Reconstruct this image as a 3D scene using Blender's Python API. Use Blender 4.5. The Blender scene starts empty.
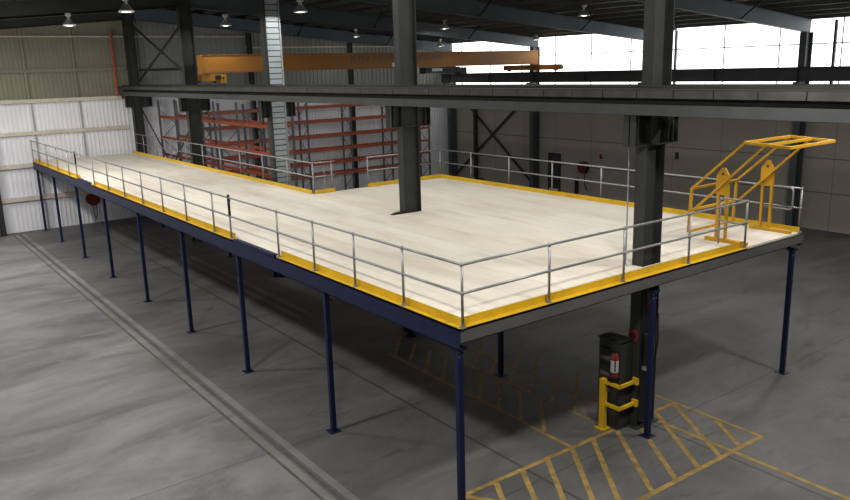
import bpy, bmesh, math, random
from mathutils import Vector, Matrix
random.seed(7)
sc = bpy.context.scene
C = sc.collection
H = 3.41                      # deck level

# ------------------------------------------------------------------ materials
MATS = {}
def nm(name):
    m = bpy.data.materials.new(name); m.use_nodes = True
    nt = m.node_tree; b = nt.nodes['Principled BSDF']
    MATS[name] = m
    return m, nt, b
def simple(name, col, rough=.6, metal=0., var=.12, scale=3., bump=0., spec=.3):
    m, nt, b = nm(name)
    b.inputs['Roughness'].default_value = rough
    b.inputs['Metallic'].default_value = metal
    b.inputs['Specular IOR Level'].default_value = spec
    tc = nt.nodes.new('ShaderNodeNewGeometry')
    n = nt.nodes.new('ShaderNodeTexNoise'); n.inputs['Scale'].default_value = scale
    n.inputs['Detail'].default_value = 5
    nt.links.new(tc.outputs['Position'], n.inputs['Vector'])
    r = nt.nodes.new('ShaderNodeValToRGB')
    r.color_ramp.elements[0].position = .3; r.color_ramp.elements[1].position = .7
    r.color_ramp.elements[0].color = [c*(1-var) for c in col]+[1]
    r.color_ramp.elements[1].color = [min(1, c*(1+var)) for c in col]+[1]
    nt.links.new(n.outputs['Fac'], r.inputs['Fac'])
    nt.links.new(r.outputs['Color'], b.inputs['Base Color'])
    if bump:
        bp = nt.nodes.new('ShaderNodeBump'); bp.inputs['Strength'].default_value = bump
        nt.links.new(n.outputs['Fac'], bp.inputs['Height']); nt.links.new(bp.outputs['Normal'], b.inputs['Normal'])
    return m
def emit(name, col, s, base=(.8, .8, .8)):
    m, nt, b = nm(name)
    b.inputs['Base Color'].default_value = (*base, 1)
    b.inputs['Emission Color'].default_value = (*col, 1)
    b.inputs['Emission Strength'].default_value = s
    return m

def nodes_helper(nt):
    def N(t, **k):
        n = nt.nodes.new(t)
        for a, v in k.items(): setattr(n, a, v)
        return n
    def M(op, a, b=None, c=None):
        n = N('ShaderNodeMath', operation=op)
        for i, v in enumerate((a, b, c)):
            if v is None: continue
            if isinstance(v, (int, float)): n.inputs[i].default_value = v
            else: nt.links.new(v, n.inputs[i])
        return n.outputs[0]
    def MIX(f, a, b, mode='MIX'):
        n = N('ShaderNodeMix', data_type='RGBA', blend_type=mode)
        for s, v in ((0, f), (6, a), (7, b)):
            if isinstance(v, (int, float)): n.inputs[s].default_value = v
            elif isinstance(v, tuple): n.inputs[s].default_value = (*v, 1)
            else: nt.links.new(v, n.inputs[s])
        return n.outputs[2]
    return N, M, MIX

def concrete(name, dark, light, stain, joints_y=(), joints_shade_x=(), rough=.7, streak=True):
    m, nt, b = nm(name); N, M, MIX = nodes_helper(nt)
    pos = N('ShaderNodeNewGeometry').outputs['Position']
    sep = N('ShaderNodeSeparateXYZ'); nt.links.new(pos, sep.inputs[0])
    def noise(s, d=6, r=.6, w=0, stretch=None):
        n = N('ShaderNodeTexNoise'); n.inputs['Scale'].default_value = s; n.inputs['Detail'].default_value = d
        n.inputs['Roughness'].default_value = r; n.inputs['Distortion'].default_value = w
        v = pos
        if stretch:
            mp = N('ShaderNodeMapping'); mp.inputs['Scale'].default_value = stretch
            nt.links.new(pos, mp.inputs[0]); v = mp.outputs[0]
        nt.links.new(v, n.inputs['Vector']); return n.outputs['Fac']
    def ramp(f, a, bb):
        r = N('ShaderNodeMapRange'); r.inputs[1].default_value = a; r.inputs[2].default_value = bb; r.clamp = True
        nt.links.new(f, r.inputs[0]); return r.outputs[0]
    c = MIX(ramp(noise(.42, 8, .62, .6, (.6, 1.3, 1)), .36, .66), dark, light)
    c = MIX(ramp(noise(.8, 7, .7, 1.2, (.6, 1.9, 1)), .54, .72), c, stain)
    c = MIX(M('MULTIPLY', ramp(noise(7, 4, .7), .55, .8), .35), c, tuple(x*.5 for x in dark))
    f = None
    for ax, vals in (('Y', joints_y), ('X', joints_shade_x)):
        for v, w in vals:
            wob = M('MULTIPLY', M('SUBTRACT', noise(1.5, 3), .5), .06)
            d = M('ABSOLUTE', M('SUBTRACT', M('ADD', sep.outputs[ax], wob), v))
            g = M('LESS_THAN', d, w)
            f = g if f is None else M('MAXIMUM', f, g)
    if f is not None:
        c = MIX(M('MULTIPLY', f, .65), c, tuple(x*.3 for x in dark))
    nt.links.new(c, b.inputs['Base Color'])
    b.inputs['Roughness'].default_value = rough
    b.inputs['Specular IOR Level'].default_value = .25
    bp = N('ShaderNodeBump'); bp.inputs['Strength'].default_value = .08
    nt.links.new(noise(12, 4), bp.inputs['Height']); nt.links.new(bp.outputs['Normal'], b.inputs['Normal'])
    return m

def decking():
    m, nt, b = nm('particleboard'); N, M, MIX = nodes_helper(nt)
    pos = N('ShaderNodeNewGeometry').outputs['Position']
    mp = N('ShaderNodeMapping'); mp.inputs['Rotation'].default_value = (0, 0, math.radians(90))
    nt.links.new(pos, mp.inputs[0])
    br = N('ShaderNodeTexBrick'); nt.links.new(mp.outputs[0], br.inputs['Vector'])
    br.inputs['Scale'].default_value = 1; br.inputs['Brick Width'].default_value = 3.6; br.inputs['Row Height'].default_value = .9
    br.inputs['Mortar Size'].default_value = .006; br.inputs['Mortar Smooth'].default_value = .3
    br.inputs['Color1'].default_value = (.77, .73, .635, 1); br.inputs['Color2'].default_value = (.68, .63, .53, 1)
    br.inputs['Mortar'].default_value = (.50, .45, .37, 1)
    def noise(s, stretch, d=6):
        mq = N('ShaderNodeMapping'); mq.inputs['Scale'].default_value = stretch
        nt.links.new(pos, mq.inputs[0])
        n = N('ShaderNodeTexNoise'); n.inputs['Scale'].default_value = s; n.inputs['Detail'].default_value = d
        n.inputs['Roughness'].default_value = .65
        nt.links.new(mq.outputs[0], n.inputs['Vector']); return n.outputs['Fac']
    def ramp(f, a, bb):
        r = N('ShaderNodeMapRange'); r.inputs[1].default_value = a; r.inputs[2].default_value = bb
        nt.links.new(f, r.inputs[0]); return r.outputs[0]
    c = MIX(M('MULTIPLY', ramp(noise(1.2, (1.6, .3, 1)), .46, .72), .6), br.outputs['Color'], (.49, .42, .32))
    c = MIX(M('MULTIPLY', ramp(noise(.5, (1, .5, 1)), .47, .74), .42), c, (.53, .50, .455))
    c = MIX(M('MULTIPLY', ramp(noise(5, (1, .4, 1)), .55, .8), .25), c, (.80, .77, .70))
    nt.links.new(c, b.inputs['Base Color']); b.inputs['Roughness'].default_value = .6
    b.inputs['Specular IOR Level'].default_value = .25
    return m

def panelwall():
    # tilt-up concrete with joints
    m, nt, b = nm('tilt_panel'); N, M, MIX = nodes_helper(nt)
    pos = N('ShaderNodeNewGeometry').outputs['Position']
    sep = N('ShaderNodeSeparateXYZ'); nt.links.new(pos, sep.inputs[0])
    n = N('ShaderNodeTexNoise'); n.inputs['Scale'].default_value = .5; n.inputs['Detail'].default_value = 7
    nt.links.new(pos, n.inputs['Vector'])
    c = MIX(n.outputs['Fac'], (.25, .235, .205), (.33, .312, .275))
    zz = sep.outputs['Z']; yy = sep.outputs['Y']
    f = None
    for v in (1.62, 3.08, 4.6):
        g = M('LESS_THAN', M('ABSOLUTE', M('SUBTRACT', zz, v)), .022); f = g if f is None else M('MAXIMUM', f, g)
    vy = M('LESS_THAN', M('ABSOLUTE', M('SUBTRACT', M('FRACT', M('DIVIDE', M('ADD', yy, 20.9), 2.66)), .5)), .007)
    f = M('MAXIMUM', f, M('MULTIPLY', vy, .6))
    c = MIX(M('MULTIPLY', f, .7), c, (.05, .048, .045))
    nt.links.new(c, b.inputs['Base Color']); b.inputs['Roughness'].default_value = .8
    b.inputs['Specular IOR Level'].default_value = .2
    return m

JY = [(4.35+4.1*k, .022) for k in range(-4, 8)]
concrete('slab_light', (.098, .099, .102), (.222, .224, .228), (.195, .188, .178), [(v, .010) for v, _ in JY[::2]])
concrete('slab_dark', (.078, .077, .077), (.138, .136, .134), (.064, .062, .060), [(v, .012) for v, _ in JY], [(2.05, .03), (5.3, .025)], rough=.55)  # first X line paints the deck's shadow edge, the second is a slab joint
concrete('drain_light', (.125, .121, .115), (.225, .22, .21), (.19, .184, .175))
simple('drain_dark', (.078, .075, .072), .7, 0, .3)
decking(); panelwall()
simple('navy', (.005, .010, .044), .45, 0, .25)
simple('yellow', (.63, .395, .014), .5, 0, .10)
simple('gate_yellow', (.58, .31, .014), .5, 0, .10)
simple('line_yellow', (.265, .178, .055), .75, 0, .35, 5)
simple('line_worn', (.28, .19, .06), .8, 0, .45, 5)
simple('galv', (.30, .305, .31), .42, .6, .12, 8, spec=.5)
simple('galv_matt', (.30, .31, .32), .55, .3, .15, 4)
simple('steel_grey', (.031, .034, .032), .55, .1, .18, 2)
simple('steel_blue', (.075, .092, .105), .55, .1, .15, 1)
simple('fascia', (.11, .112, .114), .55, .2, .1, 2)
simple('steel_dark', (.025, .026, .024), .6, .1, .2, 2)
simple('beam_grey', (.053, .058, .060), .5, .1, .15, 2)
simple('lip_grey', (.048, .048, .045), .6, .1, .25, 3)
simple('wallcol', (.075, .083, .087), .5, .1, .15, 1)
simple('crane_orange', (.33, .145, .026), .5, 0, .10, .6)
simple('crane_text', (.15, .14, .13), .7)
simple('rack_orange', (.30, .068, .026), .5, 0, .2, 3)
simple('rack_grey', (.10, .105, .12), .5, .3, .15)
simple('white_sheet', (.68, .68, .71), .5, 0, .06, .7)
simple('olive_sheet', (.20, .195, .14), .6, 0, .1, .5)
simple('olive_dark', (.17, .165, .125), .6)
simple('grey_sheet', (.22, .225, .205), .55, 0, .1, .5)
simple('cream', (.50, .46, .37), .6)
simple('roof_sheet', (.032, .033, .032), .5, .1, .2, 1)
simple('purlin', (.14, .145, .145), .5, .3, .15)
simple('rust_red', (.34, .07, .03), .6)
simple('sign_red', (.22, .018, .013), .5)
simple('hose_red', (.12, .016, .014), .5)
simple('plastic_dull', (.42, .42, .40), .5)
simple('black', (.012, .012, .013), .5)
simple('cabinet', (.034, .038, .036), .5, .1)
simple('white_plastic', (.72, .72, .70), .5)
simple('door_dark', (.035, .036, .036), .6)
simple('foil', (.33, .375, .40), .4, .3, .08, 2, spec=.5)
simple('lamp_metal', (.55, .55, .53), .4, .5)
simple('render', (.2, .2, .19), .8)
emit('daylight_sheet', (1.0, 1.0, .98), 2.8)
emit('lamp_on', (1.0, .98, .92), 6.0)
def mat(n): return MATS[n]

# ------------------------------------------------------------------ mesh builder
class MB:
    def __init__(s): s.v = []; s.f = []
    def poly(s, pts, faces):
        o = len(s.v); s.v += [tuple(p) for p in pts]; s.f += [tuple(o+i for i in f) for f in faces]; return s
    def box(s, x0, x1, y0, y1, z0, z1):
        return s.poly([(x, y, z) for z in (z0, z1) for y in (y0, y1) for x in (x0, x1)],
                      [(0, 2, 3, 1), (4, 5, 7, 6), (0, 1, 5, 4), (2, 6, 7, 3), (0, 4, 6, 2), (1, 3, 7, 5)])
    def bar(s, p, q, w, h, up=(0, 0, 1)):
        p, q = Vector(p), Vector(q); d = (q-p).normalized(); u = Vector(up)
        if abs(d.dot(u)) > .99: u = Vector((0, 1, 0))
        a = d.cross(u).normalized(); b = a.cross(d).normalized()
        pts = [c+a*sa*w/2+b*sb*h/2 for c in (p, q) for sa, sb in ((-1, -1), (1, -1), (1, 1), (-1, 1))]
        return s.poly(pts, [(0, 1, 2, 3), (7, 6, 5, 4), (0, 4, 5, 1), (1, 5, 6, 2), (2, 6, 7, 3), (3, 7, 4, 0)])
    def tube(s, pts, r, n=8, caps=True):
        pts = [Vector(p) for p in pts]; o = len(s.v); rings = []
        for i, p in enumerate(pts):
            if i == 0: d = pts[1]-p
            elif i == len(pts)-1: d = p-pts[i-1]
            else: d = (pts[i+1]-p).normalized()+(p-pts[i-1]).normalized()
            d.normalize(); u = Vector((0, 0, 1)) if abs(d.z) < .9 else Vector((1, 0, 0))
            a = d.cross(u).normalized(); b = a.cross(d).normalized()
            rr = r[i] if isinstance(r, (list, tuple)) else r
            ring = [p+(a*math.cos(2*math.pi*k/n)+b*math.sin(2*math.pi*k/n))*rr for k in range(n)]
            rings.append([len(s.v)+k for k in range(n)]); s.v += [tuple(x) for x in ring]
        for A, B in zip(rings, rings[1:]):
            for k in range(n): s.f.append((A[k], A[(k+1) % n], B[(k+1) % n], B[k]))
        if caps: s.f.append(tuple(reversed(rings[0]))); s.f.append(tuple(rings[-1]))
        return s
    def lathe(s, prof, cx, cy, n=20):
        rings = []
        for r, z in prof:
            rings.append([len(s.v)+k for k in range(n)])
            s.v += [(cx+r*math.cos(2*math.pi*k/n), cy+r*math.sin(2*math.pi*k/n), z) for k in range(n)]
        for A, B in zip(rings, rings[1:]):
            for k in range(n): s.f.append((A[k], A[(k+1) % n], B[(k+1) % n], B[k]))
        s.f.append(tuple(reversed(rings[0]))); s.f.append(tuple(rings[-1]))
        return s
    def ball(s, c, r, n=10):
        prof = [(max(1e-3, r*math.sin(math.pi*i/6)), c[2]-r*math.cos(math.pi*i/6)) for i in range(7)]
        return s.lathe(prof, c[0], c[1], n)
    def prism(s, poly, axis, a, b):
        n = len(poly)
        def P(u, w, t): return {'x': (t, u, w), 'y': (u, t, w), 'z': (u, w, t)}[axis]
        return s.poly([P(u, w, a) for u, w in poly]+[P(u, w, b) for u, w in poly],
                      [tuple(range(n))[::-1], tuple(range(n, 2*n))]+[(i, (i+1) % n, n+(i+1) % n, n+i) for i in range(n)])
    def ibeam_z(s, cx, cy, z0, z1, depth, fl, tf=.02, tw=.014):   # column, depth along X
        s.box(cx-depth/2, cx-depth/2+tf, cy-fl/2, cy+fl/2, z0, z1)
        s.box(cx+depth/2-tf, cx+depth/2, cy-fl/2, cy+fl/2, z0, z1)
        s.box(cx-depth/2+tf, cx+depth/2-tf, cy-tw/2, cy+tw/2, z0, z1); return s
    def ibeam_y(s, cx, y0, y1, z0, z1, fl, tf=.025, tw=.014):
        s.box(cx-fl/2, cx+fl/2, y0, y1, z0, z0+tf); s.box(cx-fl/2, cx+fl/2, y0, y1, z1-tf, z1)
        s.box(cx-tw/2, cx+tw/2, y0, y1, z0+tf, z1-tf); return s
    def build(s, name, material, parent=None, bevel=0, smooth=False):
        me = bpy.data.meshes.new(name); me.from_pydata(s.v, [], s.f)
        bm = bmesh.new(); bm.from_mesh(me); bmesh.ops.recalc_face_normals(bm, faces=bm.faces); bm.to_mesh(me); bm.free()
        for m in (material if isinstance(material, (list, tuple)) else [material]): me.materials.append(mat(m))
        o = bpy.data.objects.new(name, me); C.objects.link(o)
        if smooth:
            for p in me.polygons: p.use_smooth = True
        if bevel:
            md = o.modifiers.new('edge', 'BEVEL'); md.width = bevel; md.segments = 2; md.limit_method = 'ANGLE'
        if parent is not None: attach(o, parent)
        return o
def attach(o, parent):
    o.parent = parent
    pw = Matrix.Translation(world_loc(parent))
    o.matrix_parent_inverse = pw.inverted()
def world_loc(o):
    return Vector(o.get('_w', (0, 0, 0)))
def thing(name, label, cat, loc, group=None):
    o = bpy.data.objects.new(name, None); C.objects.link(o); o.location = loc; o.empty_display_size = .2
    o['_w'] = tuple(loc); o['label'] = label; o['category'] = cat
    if group: o['group'] = group
    return o
def tag(o, label, cat, group=None):
    o['label'] = label; o['category'] = cat
    if group: o['group'] = group
    return o
def struct(o): o['kind'] = 'structure'; return o

# ------------------------------------------------------------------ camera
cy, sy = math.cos(math.radians(53.679)), math.sin(math.radians(53.679))
ct, st = math.cos(math.radians(-13.27)), math.sin(math.radians(-13.27))
fw = Vector((ct*cy, ct*sy, st)); rt = Vector((sy, -cy, 0)); up = rt.cross(fw)
cr, sr = math.cos(math.radians(-1.646)), math.sin(math.radians(-1.646))
rt2 = rt*cr+up*sr; up2 = -rt*sr+up*cr
cam = bpy.data.cameras.new('camera'); co = bpy.data.objects.new('camera', cam); C.objects.link(co)
co.matrix_world = Matrix.Translation((-7.0496, -8.7316, 7.2902)) @ Matrix((rt2, up2, -fw)).transposed().to_4x4()
cam.sensor_width = 36; cam.sensor_fit = 'HORIZONTAL'; cam.lens = 36*771.288/850; cam.clip_start = .05; cam.clip_end = 200
sc.camera = co

# ------------------------------------------------------------------ the shell
XL, XR, YF, YB, XM = -15.6, 26.0, -13.0, 33.0, 5.2
def zroof(x): return 8.98+.095*(20.8-abs(x-XM))
def zrt(x): return 8.78+.095*(20.8-abs(x-XM))
def zrb(x): return 8.26+.087*(20.8-abs(x-XM))
# floor: two slabs side by side, one mesh with two materials
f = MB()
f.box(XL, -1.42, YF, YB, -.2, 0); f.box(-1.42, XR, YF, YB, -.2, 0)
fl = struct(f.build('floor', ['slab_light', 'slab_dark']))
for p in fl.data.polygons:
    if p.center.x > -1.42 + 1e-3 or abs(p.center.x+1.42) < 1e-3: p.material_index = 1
# inlaid strip of the old rail track in the aisle
d = MB()
for x0, x1 in ((-1.37, -1.22), (-1.06, -.90)): d.box(x0, x1, YF+.01, 32.4, 0, .004)
struct(d.build('trim_1', 'drain_light'))
d = MB()
for x in (-1.14, -1.41): d.box(x-.025, x+.025, YF+.01, 32.4, 0, .003)
struct(d.build('trim_2', 'drain_dark'))
d = MB()
for x0, x1 in ((3.0, 3.18), (3.42, 3.6)): d.box(x0, x1, 11.5, 32.4, 0, .003)
struct(d.build('painted_light_stripe', 'drain_light'))  # pale strips paint in the stripes of light falling under the deck

def sheet_wall(name, axis, fixed, a0, a1, z0, ztop, material, pitch=.2, depth=.03, sign=1, parent=None):
    """ribbed steel sheet, ribs standing up"""
    m = MB(); pts = []
    t = a0
    while t < a1-1e-6:
        for dt, dp in ((0, 0), (.60, 0), (.68, 1), (.92, 1)):
            u = min(a1, t+dt*pitch); pts.append((u, fixed+sign*dp*depth))
        t += pitch
    pts.append((a1, fixed))
    vs = []
    for u, w in pts:
        zt = ztop(u) if callable(ztop) else ztop
        for z in (z0, zt): vs.append((u, w, z) if axis == 'y' else (w, u, z))
    fs = [(2*i, 2*i+2, 2*i+3, 2*i+1) for i in range(len(pts)-1)]
    m.poly(vs, fs); return m.build(name, material, parent)

# gable wall at the far end: a thin core and the sheets standing on it
core = MB().prism([(XL, 0), (XR, 0), (XR, zroof(XR)), (XM, zroof(XM)), (XL, zroof(XL))], 'y', YB, YB+.15)
wb = struct(core.build('wall_back', 'grey_sheet'))
sheet_wall('lower_sheet', 'y', YB-.005, XL, XR, 0, 6.2, 'white_sheet', .2, .03, -1, wb)
sheet_wall('upper_sheet', 'y', YB-.005, XL, XM, 6.2, zroof, 'olive_sheet', .2, .03, -1, wb)
sheet_wall('upper_sheet', 'y', YB-.005, XM, XR, 6.2, zroof, 'grey_sheet', .28, .05, -1, wb)
def girt(name, x0, x1, z, h, m, d=.14): MB().box(x0, x1, YB-.04-d, YB-.04, z-h/2, z+h/2).build(name, m, wb)
girt('girt', XL, 11.5, 9.27, .07, 'cream'); girt('girt', 11.5, XR-.3, 8.68, .07, 'cream')
girt('girt', XL, 4.9, 7.68, .16, 'olive_dark'); girt('girt', XL, 4.7, 4.75, .17, 'cream'); girt('sill_girt', XL, 4.5, 6.27, .17, 'cream', .16)
girt('girt', XL, 4.9, 3.22, .20, 'cream', .16); girt('girt', XL, 4.9, 1.62, .20, 'cream', .16)
girt('girt', 5.6, XR-.3, 7.6, .11, 'steel_grey')
for x, z0, z1 in ((.2, 6.35, 9.6), (2.42, 6.35, 9.8)):
    MB().box(x-.05, x+.05, YB-.14, YB-.04, z0, z1).build('mullion', 'olive_sheet', wb)
for x in (.3, 2.5): MB().box(x-.035, x+.035, YB-.10, YB-.04, 0, 6.18).build('mullion', 'galv_matt', wb)
# long wall on the right: concrete below, daylight sheeting above
wr = struct(MB().box(XR, XR+.2, YF, YB, 0, 6.02).build('wall_right', 'tilt_panel'))
MB().box(XR-.02, XR+.18, YF, YB, 6.02, 6.05).build('ledge', 'galv_matt', wr)
ys = [YF, -7.5, .5, 8.5, 16.5, 24.5, YB]
for i in range(6):
    w = struct(MB().box(XR+.05, XR+.09, ys[i], ys[i+1], 6.05, 9.0).build('window_%d' % (i+1), 'daylight_sheet'))
    fr = MB()
    fr.box(XR, XR+.05, ys[i], ys[i+1], 7.80, 7.845)
    L = ys[i+1]-ys[i]
    for k in range(3):
        y = ys[i]+L*(k+.5)/3
        fr.box(XR, XR+.05, y-.016, y+.016, 6.05, 8.9)
    for y in (7.45, 15.1):
        if ys[i] < y < ys[i+1]: fr.box(XR-.06, XR+.05, y-.05, y+.05, 6.05, 8.75)
    fr.build('window_frame', 'steel_blue', w)
# the walls behind the camera
struct(MB().box(XL-.2, XL, YF, YB, 0, zroof(XL)+.05).build('wall_left', 'white_sheet'))
struct(MB().prism([(XL, 0), (XR, 0), (XR, zroof(XR)), (XM, zroof(XM)), (XL, zroof(XL))], 'y', YF-.2, YF).build('wall_front', 'grey_sheet'))
# roof
r = MB()
for s in (-1, 1):
    xe = XM+s*21.2
    r.prism([(XM, zroof(XM)), (xe, zroof(XM)-.095*21.2), (xe, zroof(XM)-.095*21.2+.08), (XM, zroof(XM)+.08)], 'y', YF-.2, YB+.2)
roof = struct(r.build('ceiling', 'roof_sheet'))
for s in (-1, 1):
    for k in range(18 if s > 0 else 14):
        x = XM+s*(.5+1.18*k)
        z = zroof(x)
        MB().box(x-.035, x+.035, YF+.05, YB-.05, z-.20, z-.17).box(x-.006, x+.006, YF+.05, YB-.05, z-.2, z-.01).build('purlin', 'purlin', roof)

# ------------------------------------------------------------------ building frame
FY = [.58, 8.55, 16.52, 24.5, 32.45]
XCS = [5.22, 5.20, 5.16, 5.14, 5.11]
names = ['steel column standing in the front edge of the deck beside the switchboard',
         'steel column rising through the open middle of the timber deck',
         'steel column behind the silver slatted riser at the narrow deck',
         'steel column in front of the orange crane girder\'s left end',
         'steel column against the far gable wall where the front runway beam ends']
for XC, y, lab in zip(XCS, FY, names):
    dep, flw = (.46, .34) if y > 30 else (.56, .25)
    t = thing('steel_column', lab, 'column', (XC, y, 0), 'grey columns along the middle of the hall')
    xu = XC+(.10 if y < 1 else 0)
    MB().ibeam_z(XC, y, .02, 5.80, dep, flw).ibeam_z(xu, y, 5.80, zrt(XM)-.02, dep, flw).build('shaft', 'steel_grey', t)
    MB().box(XC-.36, XC+.36, y-.2, y+.2, 0, .02).build('base_plate', 'steel_grey', t)
    b = MB(); x0, x1 = 4.57, 5.87
    b.box(x0, x1, y-.14, y+.14, 6.325, 6.35); b.box(x0, x1, y-.14, y+.14, 5.75, 5.775)
    b.box(x0, x1, y-.012, y+.012, 5.775, 6.325)
    b.box(x0, x0+.02, y-.14, y+.14, 5.775, 6.325); b.box(x1-.02, x1, y-.14, y+.14, 5.775, 6.325)
    for xs in (4.66, 5.72): b.box(xs-.01, xs+.01, y-.13, y+.13, 5.775, 6.325)
    b.build('bracket', 'steel_grey', t)
fl_ = {8.5: 'steel column on the concrete wall behind the yellow pallet gate',
       16.5: 'steel column on the concrete wall behind the deck-piercing front column',
       24.5: 'steel column on the concrete wall beside the dark doorway',
       32.3: 'steel column in the far corner of the concrete wall behind the racks'}
for y, lab in fl_.items():
    t = thing('wall_column', lab, 'column', (25.7, y, 0), 'columns along the concrete wall')
    MB().ibeam_z(25.7, y, .02, zrb(25.7)+.02, .53, .30).build('shaft', 'wallcol', t)
    MB().box(25.4, 25.99, y-.2, y+.2, 0, .02).build('base_plate', 'steel_grey', t)
    b = MB().box(25.12, 25.44, y-.13, y+.13, 5.9, 6.29); b.build('bracket', 'steel_grey', t)
for x, lab in ((-1.80, 'dark wind post against the white gable wall, left of the mezzanine end'),
               (11.6, 'dark wind post on the gable wall behind the crane girder, left of the silver riser'),
               (18.1, 'dark wind post on the gable wall behind the long orange racking')):
    t = thing('wind_post', lab, 'column', (x, 32.55, 0))
    MB().ibeam_z(x, 32.55, .015, zrb(x)-.05, .26, .18).build('shaft', 'steel_dark', t)
    MB().box(x-.2, x+.2, 32.42, 32.68, 0, .015).build('base_plate', 'steel_dark', t)

# rafters
def rafter(y, s, lab, m='steel_blue'):
    t = thing('roof_rafter', lab, 'rafter', (XM+s*10, y, zrb(XM+s*10)), 'roof rafters')
    xa, xb = XM+s*.28, (25.98 if s > 0 else XL+.02)
    def quad(z0, z1, hw):
        return MB().prism([(xa, z0(xa)), (xb, z0(xb)), (xb, z1(xb)), (xa, z1(xa))], 'y', y-hw, y+hw)
    quad(lambda x: zrb(x)+.02, lambda x: zrt(x)-.02, .008).build('web', m, t)
    quad(zrb, lambda x: zrb(x)+.02, .11).build('bottom_flange', m, t)
    quad(lambda x: zrt(x)-.02, zrt, .11).build('top_flange', m, t)
    if s > 0:
        for x in (14.6, 20.7):
            MB().bar((x, y-.03, zrb(x)+.03), (x, y-.9, zrt(x)+.12), .05, .05).build('fly_brace', 'steel_dark', t)
for y, la in ((8.5, 'nearest roof rafter, sloping down to the wall column behind the pallet gate'),
              (16.5, 'second roof rafter, behind the column beside the switchboard'),
              (24.5, 'roof rafter above the orange crane girder'),
              (32.5, 'last roof rafter against the gable wall over the bright windows')):
    rafter(y, 1, la)
for y, la in ((24.5, 'dark rafter over the left bay, in front of the gable wall'),
              (32.5, 'dark rafter against the olive gable sheeting of the left bay')):
    rafter(y, -1, la, 'steel_dark')

# front runway beam
t = thing('runway_beam', 'long grey crane runway beam crossing in front of the middle columns', 'beam', (4.62, 10, 6.28))
MB().box(4.64, 4.66, YF+.1, 32.85, 6.38, 6.79).build('web', 'steel_dark', t)  # darker steel on the web paints in shade for the recess under the lip
MB().box(4.44, 4.455, YF+.1, 32.85, 6.355, 6.545).box(4.455, 4.64, YF+.1, 32.85, 6.53, 6.545).build('lower_channel', 'beam_grey', t)
MB().box(4.456, 4.80, YF+.1, 32.85, 6.355, 6.38).build('bottom_flange', 'beam_grey', t)
MB().box(4.40, 4.86, YF+.1, 32.85, 6.79, 6.815).build('top_plate', 'steel_dark', t)
MB().box(4.58, 4.66, YF+.1, 32.85, 6.815, 6.87).build('crane_rail', 'steel_dark', t)
y = YF+.15; lip = MB()
while y < 32.7:
    lip.box(4.40, 4.415, y, min(32.8, y+.755), 6.66, 6.79); y += .775
lip.build('edge_channel', 'lip_grey', t)
# rear runway beam on the other side of the columns
t = thing('runway_beam', 'crane runway beam carrying the left end of the orange crane', 'beam', (5.75, 10, 6.28))
MB().ibeam_y(5.75, YF+.1, 32.85, 6.352, 6.80, .24).build('girder', 'steel_grey', t)
MB().box(5.72, 5.78, YF+.1, 32.85, 6.80, 6.86).build('crane_rail', 'steel_dark', t)
# far runway beam
t = thing('runway_beam', 'dark crane runway beam running along below the bright wall windows', 'beam', (25.26, 10, 6.2))
MB().ibeam_y(25.27, YF+.1, 32.85, 6.31, 6.84, .26).build('girder', 'beam_grey', t)
st_ = MB()
for k in range(12):
    yy = YF+2+k*3.9; st_.box(25.15, 25.262, yy-.01, yy+.01, 6.335, 6.815)
st_.build('stiffener', 'beam_grey', t)
MB().box(25.24, 25.30, YF+.1, 32.85, 6.84, 6.90).build('crane_rail', 'steel_dark', t)

# bracing
def brace(lab, p, m='steel_dark', w=.07, ax='x', off=.03):
    (a0, z0), (a1, z1), X = p
    t = thing('cross_brace', lab, 'brace', ((X, (a0+a1)/2, z0)))
    for q, dx in (((a0, z0, a1, z1), 0), ((a0, z1, a1, z0), off)):
        MB().bar((X+dx, q[0], q[1]), (X+dx, q[2], q[3]), .025, w).build('rod', m, t)
brace('thin steel cross brace between columns above the runway beam', ((24.55, 7.05), (32.25, 9.75), 5.28), w=.13)
brace('steel cross brace below the runway beam behind the far deck rail', ((24.55, .4), (32.25, 5.65), 5.28), 'steel_grey', .10)
brace('dark steel cross brace on the concrete wall near the far corner', ((24.7, .25), (32.1, 5.9), 25.8), 'steel_dark', .15)
tag(MB().box(25.55, 25.75, 29.75, 29.95, 0, 6.18).build('service_post', 'steel_dark'), 'slim dark post standing in front of the wall cross brace', 'post')

# ------------------------------------------------------------------ bridge crane
cr_ = thing('bridge_crane', 'orange overhead bridge crane spanning behind the columns', 'crane', (15, 24, 6.92))
MB().box(5.34, 25.05, 23.55, 23.95, 7.36, 8.06).build('girder', 'crane_orange', cr_, .015)
MB().box(5.34, 25.05, 23.50, 24.0, 8.06, 8.085).box(5.34, 25.05, 23.50, 24.0, 7.335, 7.36).build('flange', 'crane_orange', cr_)
for x, ya, yb in ((5.75, 22.95, 25.5), (25.27, 22.0, 26.6)):
    e = MB().box(x-.13, x+.13, ya, yb, 7.0, 7.30).build('end_truck', 'crane_orange', cr_, .01)
    e2 = MB()
    for yy in (ya+.4, yb-.4):
        e2 = MB(); e2.prism([(yy+.16*math.cos(a*math.pi/8), 7.09+.16*math.sin(a*math.pi/8)) for a in range(16)], 'x', x-.05, x+.05); e2.build('wheel', 'steel_dark', e)
    MB().box(x-.12, x+.12, ya-.07, ya, 7.06, 7.22).build('buffer', 'steel_dark', e)
MB().box(5.31, 5.34, 23.5, 24.0, 7.30, 8.08).build('end_plate', 'crane_orange', cr_)
MB().box(5.88, 6.14, 23.0, 23.1, 6.93, 7.28).build('stop_plate', 'gate_yellow', cr_)
MB().box(5.97, 6.05, 22.98, 23.0, 7.08, 7.16).build('stop_pad', 'black', cr_)
h = MB().box(16.9, 19.2, 23.4, 23.9, 7.0, 7.32); h.box(19.2, 19.7, 23.45, 23.85, 6.9, 7.28)
ho = h.build('hoist', 'black', cr_, .03)
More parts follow.
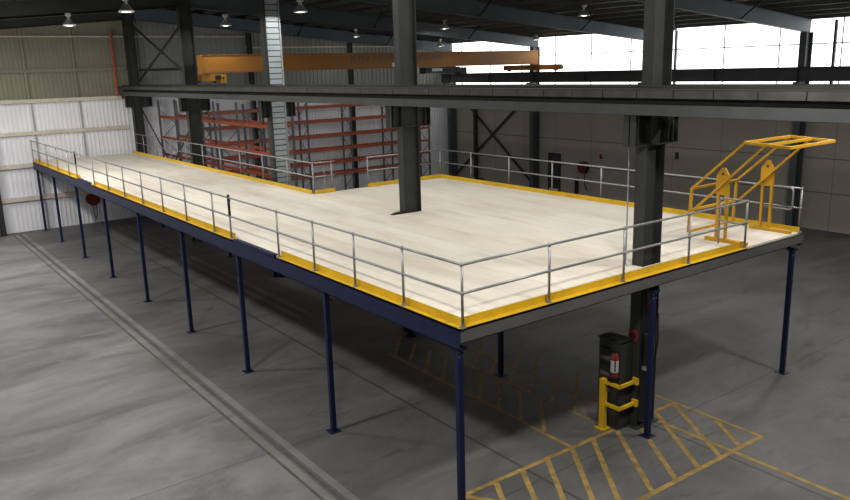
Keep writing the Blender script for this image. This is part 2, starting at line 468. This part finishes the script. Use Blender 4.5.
MB().box(17.35, 18.0, 23.385, 23.4, 7.12, 7.26).build('label_plate', 'white_plastic', ho)
MB().box(15.0, 15.42, 23.53, 23.55, 7.40, 7.60).build('load_plate', 'white_plastic', cr_)
def word(body, right=None):
    tx = bpy.data.curves.new('lettering', 'FONT'); tx.body = body; tx.size = .46; tx.extrude = .004
    to = bpy.data.objects.new('lettering', tx); C.objects.link(to)
    bpy.context.view_layer.update()
    lm = bpy.data.meshes.new_from_object(to.evaluated_get(bpy.context.evaluated_depsgraph_get()))
    bpy.data.objects.remove(to); lm.name = 'lettering'
    xr = max(v.co.x for v in lm.vertices)
    if right is not None:                       # set the word flush right, where it stands in the whole line
        lm.transform(Matrix.Translation((right-xr, 0, 0)))
    return lm, xr
whole, xr = word('JDN MONOCRANES'); bpy.data.meshes.remove(whole)
for body, r_ in (('JDN', None), ('MONOCRANES', xr)):
    lm, _ = word(body, r_)
    lm.transform(Matrix.Translation((12.6, 23.545, 7.68)) @ Matrix.Rotation(math.pi/2, 4, 'X') @ Matrix.Diagonal((1.34, 1, 1, 1)))
    lm.materials.clear(); lm.materials.append(mat('crane_text'))
    lo = bpy.data.objects.new('lettering', lm); C.objects.link(lo); attach(lo, cr_)
MB().box(12.2, 13.4, 23.54, 23.55, 7.56, 7.595).build('underline', 'crane_text', cr_)

# ------------------------------------------------------------------ mezzanine
LP = [0.15, 4.35, 8.61, 12.55, 16.58, 20.70, 24.84, 29.02, 32.6]
W, WA, YE, YS = 10.03, 4.83, 32.75, 13.38
mz = thing('mezzanine_platform', 'raised L-shaped mezzanine deck of pale boards on navy posts', 'mezzanine', (5, 10, 0))
# deck, cut round the two columns that pass through it
holes = [(4.92, 5.52, .44, .72), (4.90, 5.50, 8.41, 8.69)]
xs = sorted({.02, WA, W} | {h_[0] for h_ in holes} | {h_[1] for h_ in holes}); ysd = sorted({.02, YS, YE} | {h_[2] for h_ in holes} | {h_[3] for h_ in holes})
def inside(x, y):
    if any(a < x < b and c < y < d_ for a, b, c, d_ in holes): return False
    return (x < WA) or (y < YS)
bm = bmesh.new(); vv = {}
def V(x, y): return vv.setdefault((x, y), bm.verts.new((x, y, H)) if (x, y) not in vv else vv[(x, y)])
for i in range(len(xs)-1):
    for j in range(len(ysd)-1):
        if inside((xs[i]+xs[i+1])/2, (ysd[j]+ysd[j+1])/2):
            bm.faces.new([V(xs[i], ysd[j]), V(xs[i+1], ysd[j]), V(xs[i+1], ysd[j+1]), V(xs[i], ysd[j+1])])
g = bmesh.ops.extrude_face_region(bm, geom=list(bm.faces))
for v in g['geom']:
    if isinstance(v, bmesh.types.BMVert): v.co.z -= .035
bmesh.ops.recalc_face_normals(bm, faces=bm.faces)
me = bpy.data.meshes.new('deck_boards'); bm.to_mesh(me); bm.free(); me.materials.append(mat('particleboard'))
o = bpy.data.objects.new('deck_boards', me); C.objects.link(o); attach(o, mz)
def cbeam(ax, fix, a, b, z0, z1, out, m, name='edge_beam'):
    """channel; flanges turned inwards"""
    s = MB(); t_ = .012; w = .075*out
    lo, hi = sorted((fix, fix-t_*out)); lw, hw = sorted((fix, fix-w))
    for (u0, u1, zz0, zz1) in ((lo, hi, z0, z1), (lw, hw, z0, z0+t_), (lw, hw, z1-t_, z1)):
        if ax == 'y': s.box(u0, u1, a, b, zz0, zz1)
        else: s.box(a, b, u0, u1, zz0, zz1)
    s.build(name, m, mz)
zt = H-.036
cbeam('y', -.045, -.03, YE, 3.05, zt, -1, 'navy')
cbeam('x', -.035, -.03, W+.03, 3.16, zt, -1, 'fascia')
cbeam('y', W+.03, 0, YS, 3.10, zt, 1, 'galv_matt')
cbeam('x', YS+.03, WA, W, 3.10, zt, 1, 'galv_matt')
cbeam('y', WA+.025, YS, YE, 3.10, zt, 1, 'navy')
cbeam('x', YE+.03, 0, WA, 3.10, zt, 1, 'navy')
for x in (4.6, 9.75): 
    MB().ibeam_y(x, .1, (YE if x < 5 else YS)-.1, 3.06, 3.36, .12, .012, .008).build('bearer', 'navy', mz)
for y0, y1 in ((6.35, 8.5), (21.95, 23.75)):     # raised nosing where the rail section lifts out
    MB().box(-.05, .05, y0, y1, zt, H+.035).build('nosing', 'navy', mz)
def post(x, y):
    p = MB().box(x-.05, x+.05, y-.05, y+.05, .012, 3.06).build('support_post', 'navy', mz, .006)
    MB().box(x-.12, x+.12, y-.12, y+.12, 0, .012).build('base_plate', 'navy', p)
    MB().box(x-.09, x+.09, y-.09, y+.09, 3.0, 3.05).build('cap_plate', 'navy', p)
    for dx in (-.04, .04):
        for dz in (2.88, 2.96):
            if y < 1: MB().box(x+dx-.01, x+dx+.01, y-.058, y-.05, dz, dz+.02).build('bolt', 'galv', p)
for i, y in enumerate(LP): post(.08, max(y, .1))
for y in (.1, 4.32, 8.05, 12.75, 16.58, 20.7, 24.84, 29.02): post(4.83 if y < 1 else 4.72, y)
for y in (.1, 4.32, 8.5, 12.8): post(9.88, y)
MB().box(.025, .135, .04, .051, 1.55, 1.62).build('tag', 'white_plastic', mz) if False else None

# guard rails ------------------------------------------------------------------
RT, RM = 1.0, .55
st_mesh = {}
def stanchion(parent, x, y, dark=False, top=RT):
    if 'post' not in st_mesh:
        a = MB().tube([(0, 0, .012), (0, 0, RT-.01)], .0225, 10)
        for z in (RT, RM): a.ball((0, 0, z), .036, 10)
        o = a.build('stanchion', 'galv', None, 0, True); st_mesh['post'] = o.data; C.objects.unlink(o)
        b = MB().box(-.045, .045, -.045, .045, 0, .014).tube([(0, 0, .01), (0, 0, .07)], .031, 10)
        o = b.build('base_flange', 'galv'); st_mesh['base'] = o.data; C.objects.unlink(o)
        o = MB().tube([(0, 0, .52), (0, 0, 1.07)], .032, 10).tube([(0, -.03, 1.0), (0, -.10, .93)], .012, 6).build('latch_sleeve', 'black'); st_mesh['sleeve'] = o.data; C.objects.unlink(o)
    p = bpy.data.objects.new('stanchion', st_mesh['post']); C.objects.link(p)
    p.location = (x, y, H); p['_w'] = (0, 0, 0); attach(p, parent)
    b = bpy.data.objects.new('base_flange', st_mesh['base']); C.objects.link(b); b.parent = p
    if dark:
        b = bpy.data.objects.new('latch_sleeve', st_mesh['sleeve']); C.objects.link(b); b.parent = p
def rails(parent, pts):
    for nme, z in (('top_rail', RT), ('mid_rail', RM)):
        MB().tube([(x, y, H+z) for x, y in pts], .0215, 10).build(nme, 'galv', parent, 0, True)
def toe(parent, a, b, inn):
    """yellow kick plate: upright leg plus the flat leg under the stanchions; inn = unit vector towards the deck"""
    (ax, ay), (bx, by) = a, b; m = MB()
    ix, iy = inn
    def span(o0, o1, z0, z1):
        X = [ax+ix*o0, ax+ix*o1, bx+ix*o0, bx+ix*o1]; Y = [ay+iy*o0, ay+iy*o1, by+iy*o0, by+iy*o1]
        m.box(min(X), max(X), min(Y), max(Y), z0, z1)
    span(-.03 if ax > 4 and ax < 4.9 and ay != by else -.055, .075, H+.0005, H+.008); span(.067, .075, H+.008, H+.13)
    m.build('toe_board', 'yellow', parent)

gr = thing('guardrail', 'long two-bar guardrail along the left edge, from front corner to gable wall', 'guardrail', (0, 16, H), 'guardrails round the deck')
ly = [0., 1.5, 3.046, 4.582, 6.169, 8.729, 9.802, 11.766, 13.697, 15.595, 17.546, 19.474, 21.395, 23.988, 25.336, 27.38, 29.4, 31.3, 32.7]
for y in ly: stanchion(gr, .012 if y == 0 else 0, -.04 if y == 0 else y, abs(y-8.729) < .01 or abs(y-23.988) < .01)
rails(gr, [(.012, -.04), (0, 1.5), (0, 32.7)])
for a, b in ((-.05, 6.2), (8.65, 21.8), (23.8, 32.75)): toe(gr, (0, a), (0, b), (1, 0))
gr = thing('guardrail', 'two-bar guardrail on the front edge, ending at the pallet gate', 'guardrail', (4, 0, H), 'guardrails round the deck')
for x in (1.91, 3.811, 5.762, 7.72): stanchion(gr, x, 0)
rails(gr, [(0.055, -.04), (1.91, 0), (7.72, 0)]); toe(gr, (.08, 0), (7.84, 0), (0, 1))
def loop(parent, x, ya, yb):
    r_ = .09; pts = []
    pts.append((x, ya, H+RT))
    for k in range(7): a = math.pi/2-k*math.pi/12; pts.append((x, yb+(1 if yb > ya else -1)*(-r_+r_*math.cos(a)), H+RT-r_+r_*math.sin(a)))
    for k in range(7): a = -k*math.pi/12; pts.append((x, yb+(1 if yb > ya else -1)*(-r_+r_*math.cos(a)), H+.50+r_+r_*math.sin(a)))
    pts.append((x, ya, H+.50))
    MB().tube(pts, .0215, 10).build('end_loop', 'galv', parent, 0, True)
loop(gr, 7.72, .03, .62)
MB().tube([(7.72, .62, H+.0), (7.72, .62, H+.95)], .0215, 10).build('loop_post', 'galv', gr, 0, True)
gr = thing('guardrail', 'two-bar guardrail along the right rear edge facing the concrete wall', 'guardrail', (10, 7, H), 'guardrails round the deck')
for y in (0.05, 1.95, 3.9, 5.874, 7.798, 9.73, 11.647, 13.38): stanchion(gr, 10.0, y)
rails(gr, [(10.0, .05), (10.0, 13.38)]); toe(gr, (10.0, 0), (10.0, 13.36), (-1, 0))
loop(gr, 9.955, 1.0, .22)
gr = thing('guardrail', 'short guardrail facing the long orange racking, right of the stair opening', 'guardrail', (8.3, 13.38, H), 'guardrails round the deck')
for x in (6.88, 8.5): stanchion(gr, x, 13.36)
rails(gr, [(6.88, 13.36), (9.955, 13.36)]); toe(gr, (6.82, 13.36), (9.9, 13.36), (0, -1))
gr = thing('guardrail', 'guardrail along the rear edge of the narrow deck beside the middle columns', 'guardrail', (4.78, 23, H), 'guardrails round the deck')
for y in (13.40, 15.2, 17.15, 19.15, 21.1, 23.0, 25.0, 27.0, 29.0, 31.0): stanchion(gr, 4.81, y)
rails(gr, [(4.81, 13.49), (4.81, 32.2)]); toe(gr, (4.81, 13.40), (4.81, 32.7), (-1, 0))
gr = thing('guardrail', 'tiny guardrail return at the left side of the stair opening', 'guardrail', (5.2, 13.38, H), 'guardrails round the deck')
for x in (5.48,): stanchion(gr, x, 13.36)
MB().tube([(5.2, 13.36, H), (5.2, 13.36, H+.9)], .012, 8).build('latch_bar', 'galv', gr)
rails(gr, [(4.85, 13.36), (5.6, 13.36)]); toe(gr, (4.80, 13.36), (5.55, 13.36), (0, -1))

# pallet gate ------------------------------------------------------------------
pg = thing('pallet_gate', 'yellow swing-over pallet gate standing open at the front right of the deck', 'gate', (8.7, .7, H))
def tubes(name, segs, w=.05, parent=pg):
    m = MB()
    for a, b in segs: m.bar(a, b, w, w)
    return m.build(name, 'gate_yellow', parent, .004)
XA, XB = 7.84, 9.60
for X, o_ in ((XA, .065), (XB, -.0) if False else (XB, .065)):
    MB().box(X+o_-.05, X+o_+.05, .06, 1.05, H+.002, H+.075).build('skid', 'gate_yellow', pg, .004)
    tubes('pivot_post', [((X+o_, .80, H+.07), (X+o_, .80, H+1.15)), ((X+o_, .58, H+.07), (X+o_, .58, H+1.15))], .055)
    MB().prism([(.54, H+1.03), (.86, H+1.03), (.86, H+1.44), (.74, H+1.62), (.66, H+1.62), (.54, H+1.44)], 'x', X+o_-.02, X+o_+.02).build('pivot_plate', 'gate_yellow', pg, .004)
    MB().prism([(.70+.025*math.cos(a*math.pi/5), H+1.49+.025*math.sin(a*math.pi/5)) for a in range(10)], 'x', X+o_-.032, X+o_+.032).build('pivot_pin', 'steel_dark', pg)
    tubes('swing_arm', [((X, .21, H+2.19), (X, 1.42, H+1.10))], .05)
    tubes('swing_arm', [((X, -.26, H+2.165), (X, 1.36, H+.62))], .05)
zc = lambda y: H+2.19-.055*(.21-y)
tubes('raised_frame', [((XA, .23, zc(.21)), (XA, -.77, zc(-.74))), ((XB, .23, zc(.21)), (XB, -.77, zc(-.74))), ((XA, .21, zc(.21)), (XB, .21, zc(.21))),
                       ((XA, -.27, zc(-.27)), (XB, -.27, zc(-.27))), ((XA, -.74, zc(-.74)), (XB, -.74, zc(-.74)))], .06)
tubes('rear_frame', [((XA, 1.42, H+1.12), (XA, 1.46, H+.10)), ((XB, 1.42, H+1.12), (XB, 1.46, H+.10)), ((XA, 1.42, H+1.10), (XB, 1.42, H+1.10)),
                     ((XA, 1.42, H+.62), (XB, 1.42, H+.62)), ((XA, 1.46, H+.12), (XB, 1.46, H+.12))], .055)

# little black wedge on the deck by the middle column
tag(MB().prism([(4.50, H+.001), (4.88, H+.001), (4.88, H+.06), (4.62, H+.035)], 'y', 8.42, 8.56).build('rubber_wedge', 'black'), 'small black rubber wedge lying on the deck at the middle column', 'wedge')

tag(MB().tube([(4.86, .80, H+.001), (4.86, .80, 5.74)], .014, 8).build('conduit', 'galv_matt'), 'thin grey conduit running up beside the column at the front deck edge', 'conduit')
# silver riser
ri = thing('cable_riser', 'silver slatted metal riser running up the column behind the narrow deck', 'riser', (5.1, 16.28, 0))
z = 0.05; m = MB(); bk = MB().box(4.885, 5.40, 16.32, 16.34, 0, 10.5)
while z < 10.4:
    m.box(4.885, 5.40, 16.29, 16.32, z, z+.16); z += .19
m.build('slat_panel', 'foil', ri); bk.build('back_plate', 'steel_dark', ri)
for x in (4.885, 5.42): MB().box(x-.022, x+.022, 16.25, 16.34, 0, 10.5).build('side_rail', 'galv_matt' if x > 5.3 else 'steel_dark', ri)

# ------------------------------------------------------------------ racking
def rack(name, lab, org, axis, n, bay, depth, top, levels, gap):
    t = thing(name, lab, 'racking', (*org, 0), 'orange pallet racking')
    ox, oy = org
    def P(a, d_, z): return (ox+d_, oy+a, z) if axis == 'y' else (ox+a, oy+d_, z)
    for i in range(n+1):
        m = MB(); a = i*bay
        for d_ in (0, depth):
            m.bar(P(a, d_, .01), P(a, d_, top), .09, .075, (0, 1, 0))
        z = .3; k = 0
        while z < top-.5:
            m.bar(P(a, .03 if k % 2 else depth-.03, z), P(a, depth-.03 if k % 2 else .03, z+.75), .03, .03); z += .75; k += 1
        u = m.build('upright_frame', 'rack_grey', t)
        m = MB()
        for d_ in (0, depth):
            c = P(a, d_, 0); m.box(c[0]-.08, c[0]+.08, c[1]-.08, c[1]+.08, 0, .01)
        m.build('foot_plate', 'rack_grey', u)
    for i in range(n):
        for z in levels:
            for d_ in (-.03, depth+.03):
                MB().bar(P(i*bay+.05, d_, z), P((i+1)*bay-.05, d_, z), .05, .13).build('rack_beam', 'rack_orange', t)
rack('pallet_racking', 'empty orange pallet racking running beside the narrow deck behind the far columns', (6.2, 19.0), 'y', 5, 2.68, .85, 6.05, [5.22, 4.15, 3.28, 2.35, 1.4], 0)
rack('pallet_racking', 'empty orange pallet racking standing along the gable wall behind the stair opening', (8.4, 31.2), 'x', 5, 2.9, 1.0, 5.75, [5.26, 4.44, 3.58, 2.78, 2.0, 1.3], 0)

# ------------------------------------------------------------------ odds and ends on the walls
tag(MB().tube([(4.28, 32.7, 9.6), (4.28, 32.7, 6.35)], .06, 10).build('sprinkler_pipe', 'rust_red'), 'rust-red vertical pipe on the olive gable sheeting', 'pipe')
def hose(lab, p, face):
    x, y, z = p; t = thing('hose_reel', lab, 'hose reel', p)
    def disc(r, a, b, zc=z):
        if face == 'y': return MB().prism([(x+r*math.cos(k*math.pi/12), zc+r*math.sin(k*math.pi/12)) for k in range(24)], 'y', y+a, y+b)
        return MB().prism([(y+r*math.cos(k*math.pi/12), zc+r*math.sin(k*math.pi/12)) for k in range(24)], 'x', x+a, x+b)
    disc(.33, -.30, -.27).build('side_disc', 'hose_red', t); disc(.33, -.08, -.05).build('side_disc', 'hose_red', t)
    disc(.26, -.27, -.08).build('coiled_hose', 'black', t)
    if face == 'y': MB().box(x-.05, x+.05, y-.06, y, z-.2, z+.2).build('bracket', 'steel_dark', t); q = [(x+.1, y-.15, z-.3), (x+.14, y-.2, z-.8), (x+.05, y-.12, z-1.0)]
    else: MB().box(x-.06, x, y-.05, y+.05, z-.2, z+.2).build('bracket', 'steel_dark', t); q = [(x-.15, y-.1, z-.3), (x-.2, y-.14, z-.9), (x-.12, y-.25, z-1.3)]
    MB().tube(q, .022, 8).build('hanging_hose', 'black', t)
hose('red hose reel on the white gable wall beneath the deck', (2.5, 32.94, 1.25), 'y')
hose('red hose reel on the concrete wall right of the dark doorway', (25.99, 20.75, 1.6), 'x')
tag(MB().box(25.8, 25.97, 21.2, 21.36, .0, .95).build('pipe_valve', 'black', None, .02), 'black valve standpipe beside the red hose reel on the concrete wall', 'valve')
d1 = struct(MB().box(XR-.05, XR-.002, 22.7, 23.5, .0, 2.15).build('door_1', 'door_dark'))
MB().box(XR-.07, XR-.003, 22.62, 22.7, 0, 2.23).box(XR-.07, XR-.003, 23.5, 23.58, 0, 2.23).box(XR-.07, XR-.003, 22.7, 23.5, 2.15, 2.23).build('door_frame', 'steel_dark', d1)
MB().box(XR-.08, XR-.05, 22.75, 23.45, .05, .14).build('kick_plate', 'white_plastic', d1)
tag(MB().box(XR-.02, XR-.001, 19.55, 19.72, 2.15, 2.42).build('wall_sign', 'hose_red'), 'small dull red sign plate on the concrete wall above the hose reel', 'sign')
tag(MB().box(XR-.02, XR-.001, 14.65, 14.85, 2.5, 2.85).build('wall_sign', 'steel_dark'), 'small dark sign plate on the concrete wall behind the front column', 'sign')
random.seed(3)
ck = MB()
for k in range(9):
    y = 25.2+k*.55+random.uniform(-.2, .2); x = 25.1+random.uniform(-.2, .2)
tag(MB().box(24.6, 25.05, 27.4, 28.7, 0, .12).bar((24.6, 27.4, .12), (25.0, 28.7, .34), .3, .05).build('scrap_timber', 'steel_dark'), 'low dark stack of scrap lying below the wall cross brace', 'scrap')
tag(MB().bar((25.2, 21.9, .05), (24.7, 20.3, .09), .25, .10).build('scrap_timber', 'steel_dark'), 'dark length of scrap on the floor below the red hose reel', 'scrap')

# ------------------------------------------------------------------ switchboard at the column
sw = thing('switchboard', 'dark switchboard cabinet on the floor at the foot of the front column', 'switchboard', (4.75, .9, 0))
MB().box(4.55, 4.93, .62, 1.15, .0, 1.88).build('cabinet_body', 'cabinet', sw, .008)
MB().box(4.57, 4.91, .605, .62, .08, 1.82).build('door', 'steel_grey', sw, .004)
MB().box(4.53, 4.55, .66, 1.12, .1, 1.82).build('side_panel', 'cabinet', sw)
for k in range(6): MB().box(4.47, 4.53, .80, 1.04, .80+.17*k, .87+.17*k).build('socket_outlet', 'black' if k % 2 else 'fascia', sw)
MB().box(4.53, 4.92, .59, 1.17, 1.88, 1.90).build('canopy', 'black', sw)
bp = thing('control_panel', 'black control panel board with a grey box on the front column under the deck', 'control panel', (5.1, .43, 0))
MB().box(4.955, 5.30, .415, .45, .15, 3.0).build('back_board', 'black', bp)
MB().box(5.02, 5.22, .31, .415, 1.40, 2.02).build('control_box', 'cabinet', bp, .006)
MB().box(5.05, 5.20, .305, .31, 1.60, 1.97).build('box_window', 'door_dark', bp)
MB().box(5.03, 5.05, .30, .31, 1.55, 1.99).box(5.20, 5.22, .30, .31, 1.55, 1.99).build('box_trim', 'galv_matt', bp)
for x in (5.02, 5.15): MB().box(x-.035, x+.035, .32, .415, 1.27, 1.35).build('socket_outlet', 'plastic_dull', bp, .01)
MB().box(5.05, 5.12, .29, .305, 1.49, 1.57).build('switch_cluster', 'plastic_dull', bp)
s1 = tag(MB().box(5.06, 5.19, .40, .414, 2.56, 2.90).build('safety_sign', 'sign_red'), 'tall red safety sign high on the control panel board', 'sign')
MB().box(5.105, 5.145, .394, .399, 2.64, 2.82).build('sign_mark', 'plastic_dull', s1)
s2 = tag(MB().box(4.925, 4.938, .50, .72, 1.84, 2.08).build('safety_sign', 'sign_red'), 'square red sign with a dark round emblem on the column side above the cabinet', 'sign')
MB().prism([(.61+.075*math.cos(k*math.pi/10), 1.96+.075*math.sin(k*math.pi/10)) for k in range(20)], 'x', 4.915, 4.924).build('emblem', 'black', s2)
ex = thing('fire_extinguisher', 'red fire extinguisher with a white band standing by the yellow guard', 'fire extinguisher', (4.5, .5, 1.17))
MB().lathe([(.075, 1.20), (.08, 1.23), (.08, 1.60), (.05, 1.68), (.025, 1.70)], 4.45, .66, 16).build('cylinder', 'sign_red', ex, 0, True)
MB().lathe([(.082, 1.30), (.082, 1.55)], 4.45, .66, 16).build('label_band', 'plastic_dull', ex)
MB().box(4.41, 4.49, .63, .69, 1.70, 1.75).bar((4.45, .66, 1.74), (4.35, .66, 1.78), .02, .015).build('valve_handle', 'black', ex)
MB().tube([(4.43, .63, 1.71), (4.37, .58, 1.6), (4.37, .58, 1.35)], .012, 6).build('hose', 'black', ex)
MB().box(4.37, 4.529, .58, .735, 1.185, 1.20).build('shelf_bracket', 'steel_grey', ex)
gd = thing('column_guard', 'yellow steel guard rail round the switchboard at the column foot', 'guard', (4.45, .7, 0))
MB().box(4.37, 4.49, .85, .97, .012, 1.08).build('post', 'yellow', gd, .008)
MB().box(4.31, 4.56, .79, 1.03, 0, .012).build('base_plate', 'yellow', gd)
for z in (1.02, .55):
    MB().bar((4.43, .86, z), (4.43, .48, z), .05, .07).bar((4.43, .50, z), (4.90, .50, z), .05, .07).build('rail', 'yellow', gd, .004)
MB().box(4.88, 4.96, .44, .56, .48, .62).box(4.88, 4.96, .44, .56, .95, 1.09).build('mounting_plate', 'yellow', gd)
tag(MB().tube([(4.93, .13, 2.75), (5.02, .10, 2.5), (5.02, .08, 2.0), (4.96, .12, 1.3)], .014, 8).build('cable', 'black'), 'black cable hanging behind the navy post at the control panel', 'cable')

# ------------------------------------------------------------------ painted floor markings
def stripe(parent, name, a, b, w, m, z=.003):
    a, b = Vector((*a, 0)), Vector((*b, 0)); d_ = (b-a).normalized(); n = Vector((-d_.y, d_.x, 0))*w/2
    q = [a+n, a-n, b-n, b+n]
    s = MB().poly([(p.x, p.y, .0) for p in q]+[(p.x, p.y, z) for p in q], [(0, 1, 2, 3), (7, 6, 5, 4), (0, 4, 5, 1), (1, 5, 6, 2), (2, 6, 7, 3), (3, 7, 4, 0)])
    s.build(name, m, parent)
fm = thing('floor_marking', 'faded yellow hatched walkway painted on the floor beneath the deck', 'floor marking', (4.3, 4, 0))
stripe(fm, 'border_line', (3.32, .78), (3.48, 7.3), .09, 'line_yellow')
stripe(fm, 'border_line', (4.5, .78), (4.55, 6.6), .07, 'line_worn', .0034)
stripe(fm, 'border_line', (5.27, 1.2), (5.29, 7.4), .06, 'line_worn', .0028)
for k in range(9):
    y = 1.55+.68*k
    stripe(fm, 'hatch_line', (3.40, y), (4.46, y+1.18), .08, 'line_worn' if k > 1 else 'line_yellow', .0024)
for k in range(7):
    y = 1.1+.68*k
    stripe(fm, 'hatch_line', (4.55, y), (5.23 if k < 0 else 6.2, y+1.4), .07, 'line_worn', .002)
fm = thing('floor_marking', 'yellow hatched rectangle painted on the open floor in front of the switchboard', 'floor marking', (3.5, -.4, 0))
stripe(fm, 'border_line', (.55, .72), (6.55, .70), .10, 'line_yellow', .0042)
stripe(fm, 'border_line', (1.95, -1.29), (6.56, -1.35), .10, 'line_yellow', .0042)
stripe(fm, 'border_line', (6.52, -1.33), (6.55, 1.25), .09, 'line_yellow', .0039)
stripe(fm, 'border_line', (.55, .72), (2.0, -1.29), .10, 'line_yellow', .0037)
for x, y, x2, y2 in ((1.0, .16, 1.3, .67), (1.35, -.33, 1.95, .67), (1.7, -.65, 2.6, .67), (2.05, -1.0, 3.3, .70), (2.4, -1.25, 3.9, .70), (3.2, -1.26, 4.6, .70),
                     (3.85, -1.28, 5.2, .66), (4.52, -1.27, 5.85, .66), (5.2, -1.27, 6.45, .62), (5.85, -1.28, 6.45, -.4)):
    stripe(fm, 'hatch_line', (x, y), (x2, y2), .10, 'line_yellow', .003)
tag((lambda o: o)(MB().box(5.49, 5.59, -6.5, .62, 0, .0048).build('floor_line', 'line_yellow')), 'long straight yellow line running forward from the hatched rectangle', 'floor marking')

# ------------------------------------------------------------------ lamps
def lamp(x, y, z, lab, on=1.0, light=True, power=1.):
    t = thing('high_bay_lamp', lab, 'lamp', (x, y, z), 'high-bay lamps')
    rf = MB().lathe([(.07, z+.25), (.09, z+.22), (.22, z+.06), (.235, z+.0), (.228, z+.0), (.21, z+.06), (.08, z+.20)], x, y, 20)
    rf.f = rf.f[:-2]; rf.build('reflector', 'lamp_metal', t, 0, True)
    MB().lathe([(.06, z+.22), (.05, z+.34), (.11, z+.36), (.11, z+.46), (.05, z+.48)], x, y, 14).build('ballast', 'lamp_metal', t)
    MB().lathe([(.06, z+.0), (.20, z+.02), (.20, z+.06), (.08, z+.18)], x, y, 14).build('lens', 'lamp_on' if on > .5 else 'lamp_metal', t)
    MB().tube([(x, y, z+.48), (x, y, zroof(x)-.02)], .012, 6).build('hanger', 'steel_dark', t)
LAMPS = [(0.4, 16.47, 9.2, 'lit high-bay lamp at top left, in front of the gable column'),
         (0.29, 23.4, 9.2, 'lit high-bay lamp farther left over the olive gable sheeting'),
         (5.66, 15.15, 9.2, 'lit high-bay lamp just right of the silver riser'),
         (6.14, 22.6, 9.2, 'dim high-bay lamp just left of the silver riser'),
         (18.15, 13.98, 9.2, 'high-bay lamp in front of the second rafter, upper middle right'),
         (18.23, 23.43, 9.2, 'high-bay lamp right of the middle column, above the crane'),
         (17.45, 30.75, 9.15, 'small high-bay lamp left of the middle column near the gable'),
         (24.6, 14.31, 8.65, 'high-bay lamp right of the front column before the windows'),
         (24.7, 23.4, 8.65, 'high-bay lamp at the wall column beside the crane end'),
         (23.96, 31.2, 8.6, 'small high-bay lamp over the crane girder near the far corner')]
for L in LAMPS: lamp(L[0], L[1], L[2], L[3])
def area(x, y, z, p, size=.6, col=(1, .96, .9), tgt=None, sx=None):
    l = bpy.data.lights.new('lamp_or_fill', 'AREA'); l.energy = p; l.color = col
    if sx: l.shape = 'RECTANGLE'; l.size, l.size_y = sx
    else: l.shape = 'DISK'; l.size = size
    o = bpy.data.objects.new('lamp_or_fill', l); C.objects.link(o); o.location = (x, y, z)
    if tgt is not None:
        o.rotation_euler = (Vector(tgt)-Vector((x, y, z))).to_track_quat('-Z', 'Y').to_euler()
    return o
PW = [60, 60, 60, 40, 40, 40, 25, 20, 20, 20]
for i, L in enumerate(LAMPS): area(L[0], L[1], L[2]-.03, PW[i])
# the rest of the lamp rows: over the left aisle and in front of the deck
for y in (-3.5, 4.5, 12.5, 20.5, 27.5): area(-5.5, y, 9.2, 480, size=.9)
area(2.0, -3.6, 9.2, 420, size=.7); area(9.3, -3.6, 9.2, 420, size=.7)
area(16, 2, 9.2, 220, size=.7)
# added soft fill over the deck; the roof has no openings here
area(6.3, 6.5, 9.25, 590, sx=(7, 15), col=(1, .98, .95))
area(1.5, 19, 9.25, 420, sx=(5, 22), col=(1, .98, .95))
area(-4, 22, 7.2, 350, tgt=(-2, 33, 1.5), sx=(8, 2), col=(.97, .97, 1))  # added wash aimed at the white lower gable, no fitting
area(13, 23, 6.3, 120, tgt=(13, 33, 2.0), sx=(10, 1.5), col=(.97, .97, 1))  # added wash for the wall behind the racks, no fitting

w = bpy.data.worlds.new('world'); sc.world = w; w.use_nodes = True
w.node_tree.nodes['Background'].inputs[0].default_value = (.75, .85, 1, 1); w.node_tree.nodes['Background'].inputs[1].default_value = 1.0

for o in list(bpy.data.objects):
    if '_w' in o: del o['_w']
sc.view_settings.view_transform = 'Standard'; sc.view_settings.look = 'None'
sc.view_settings.gamma = 1; sc.view_settings.use_curve_mapping = False
sc.view_settings.exposure = 0.0
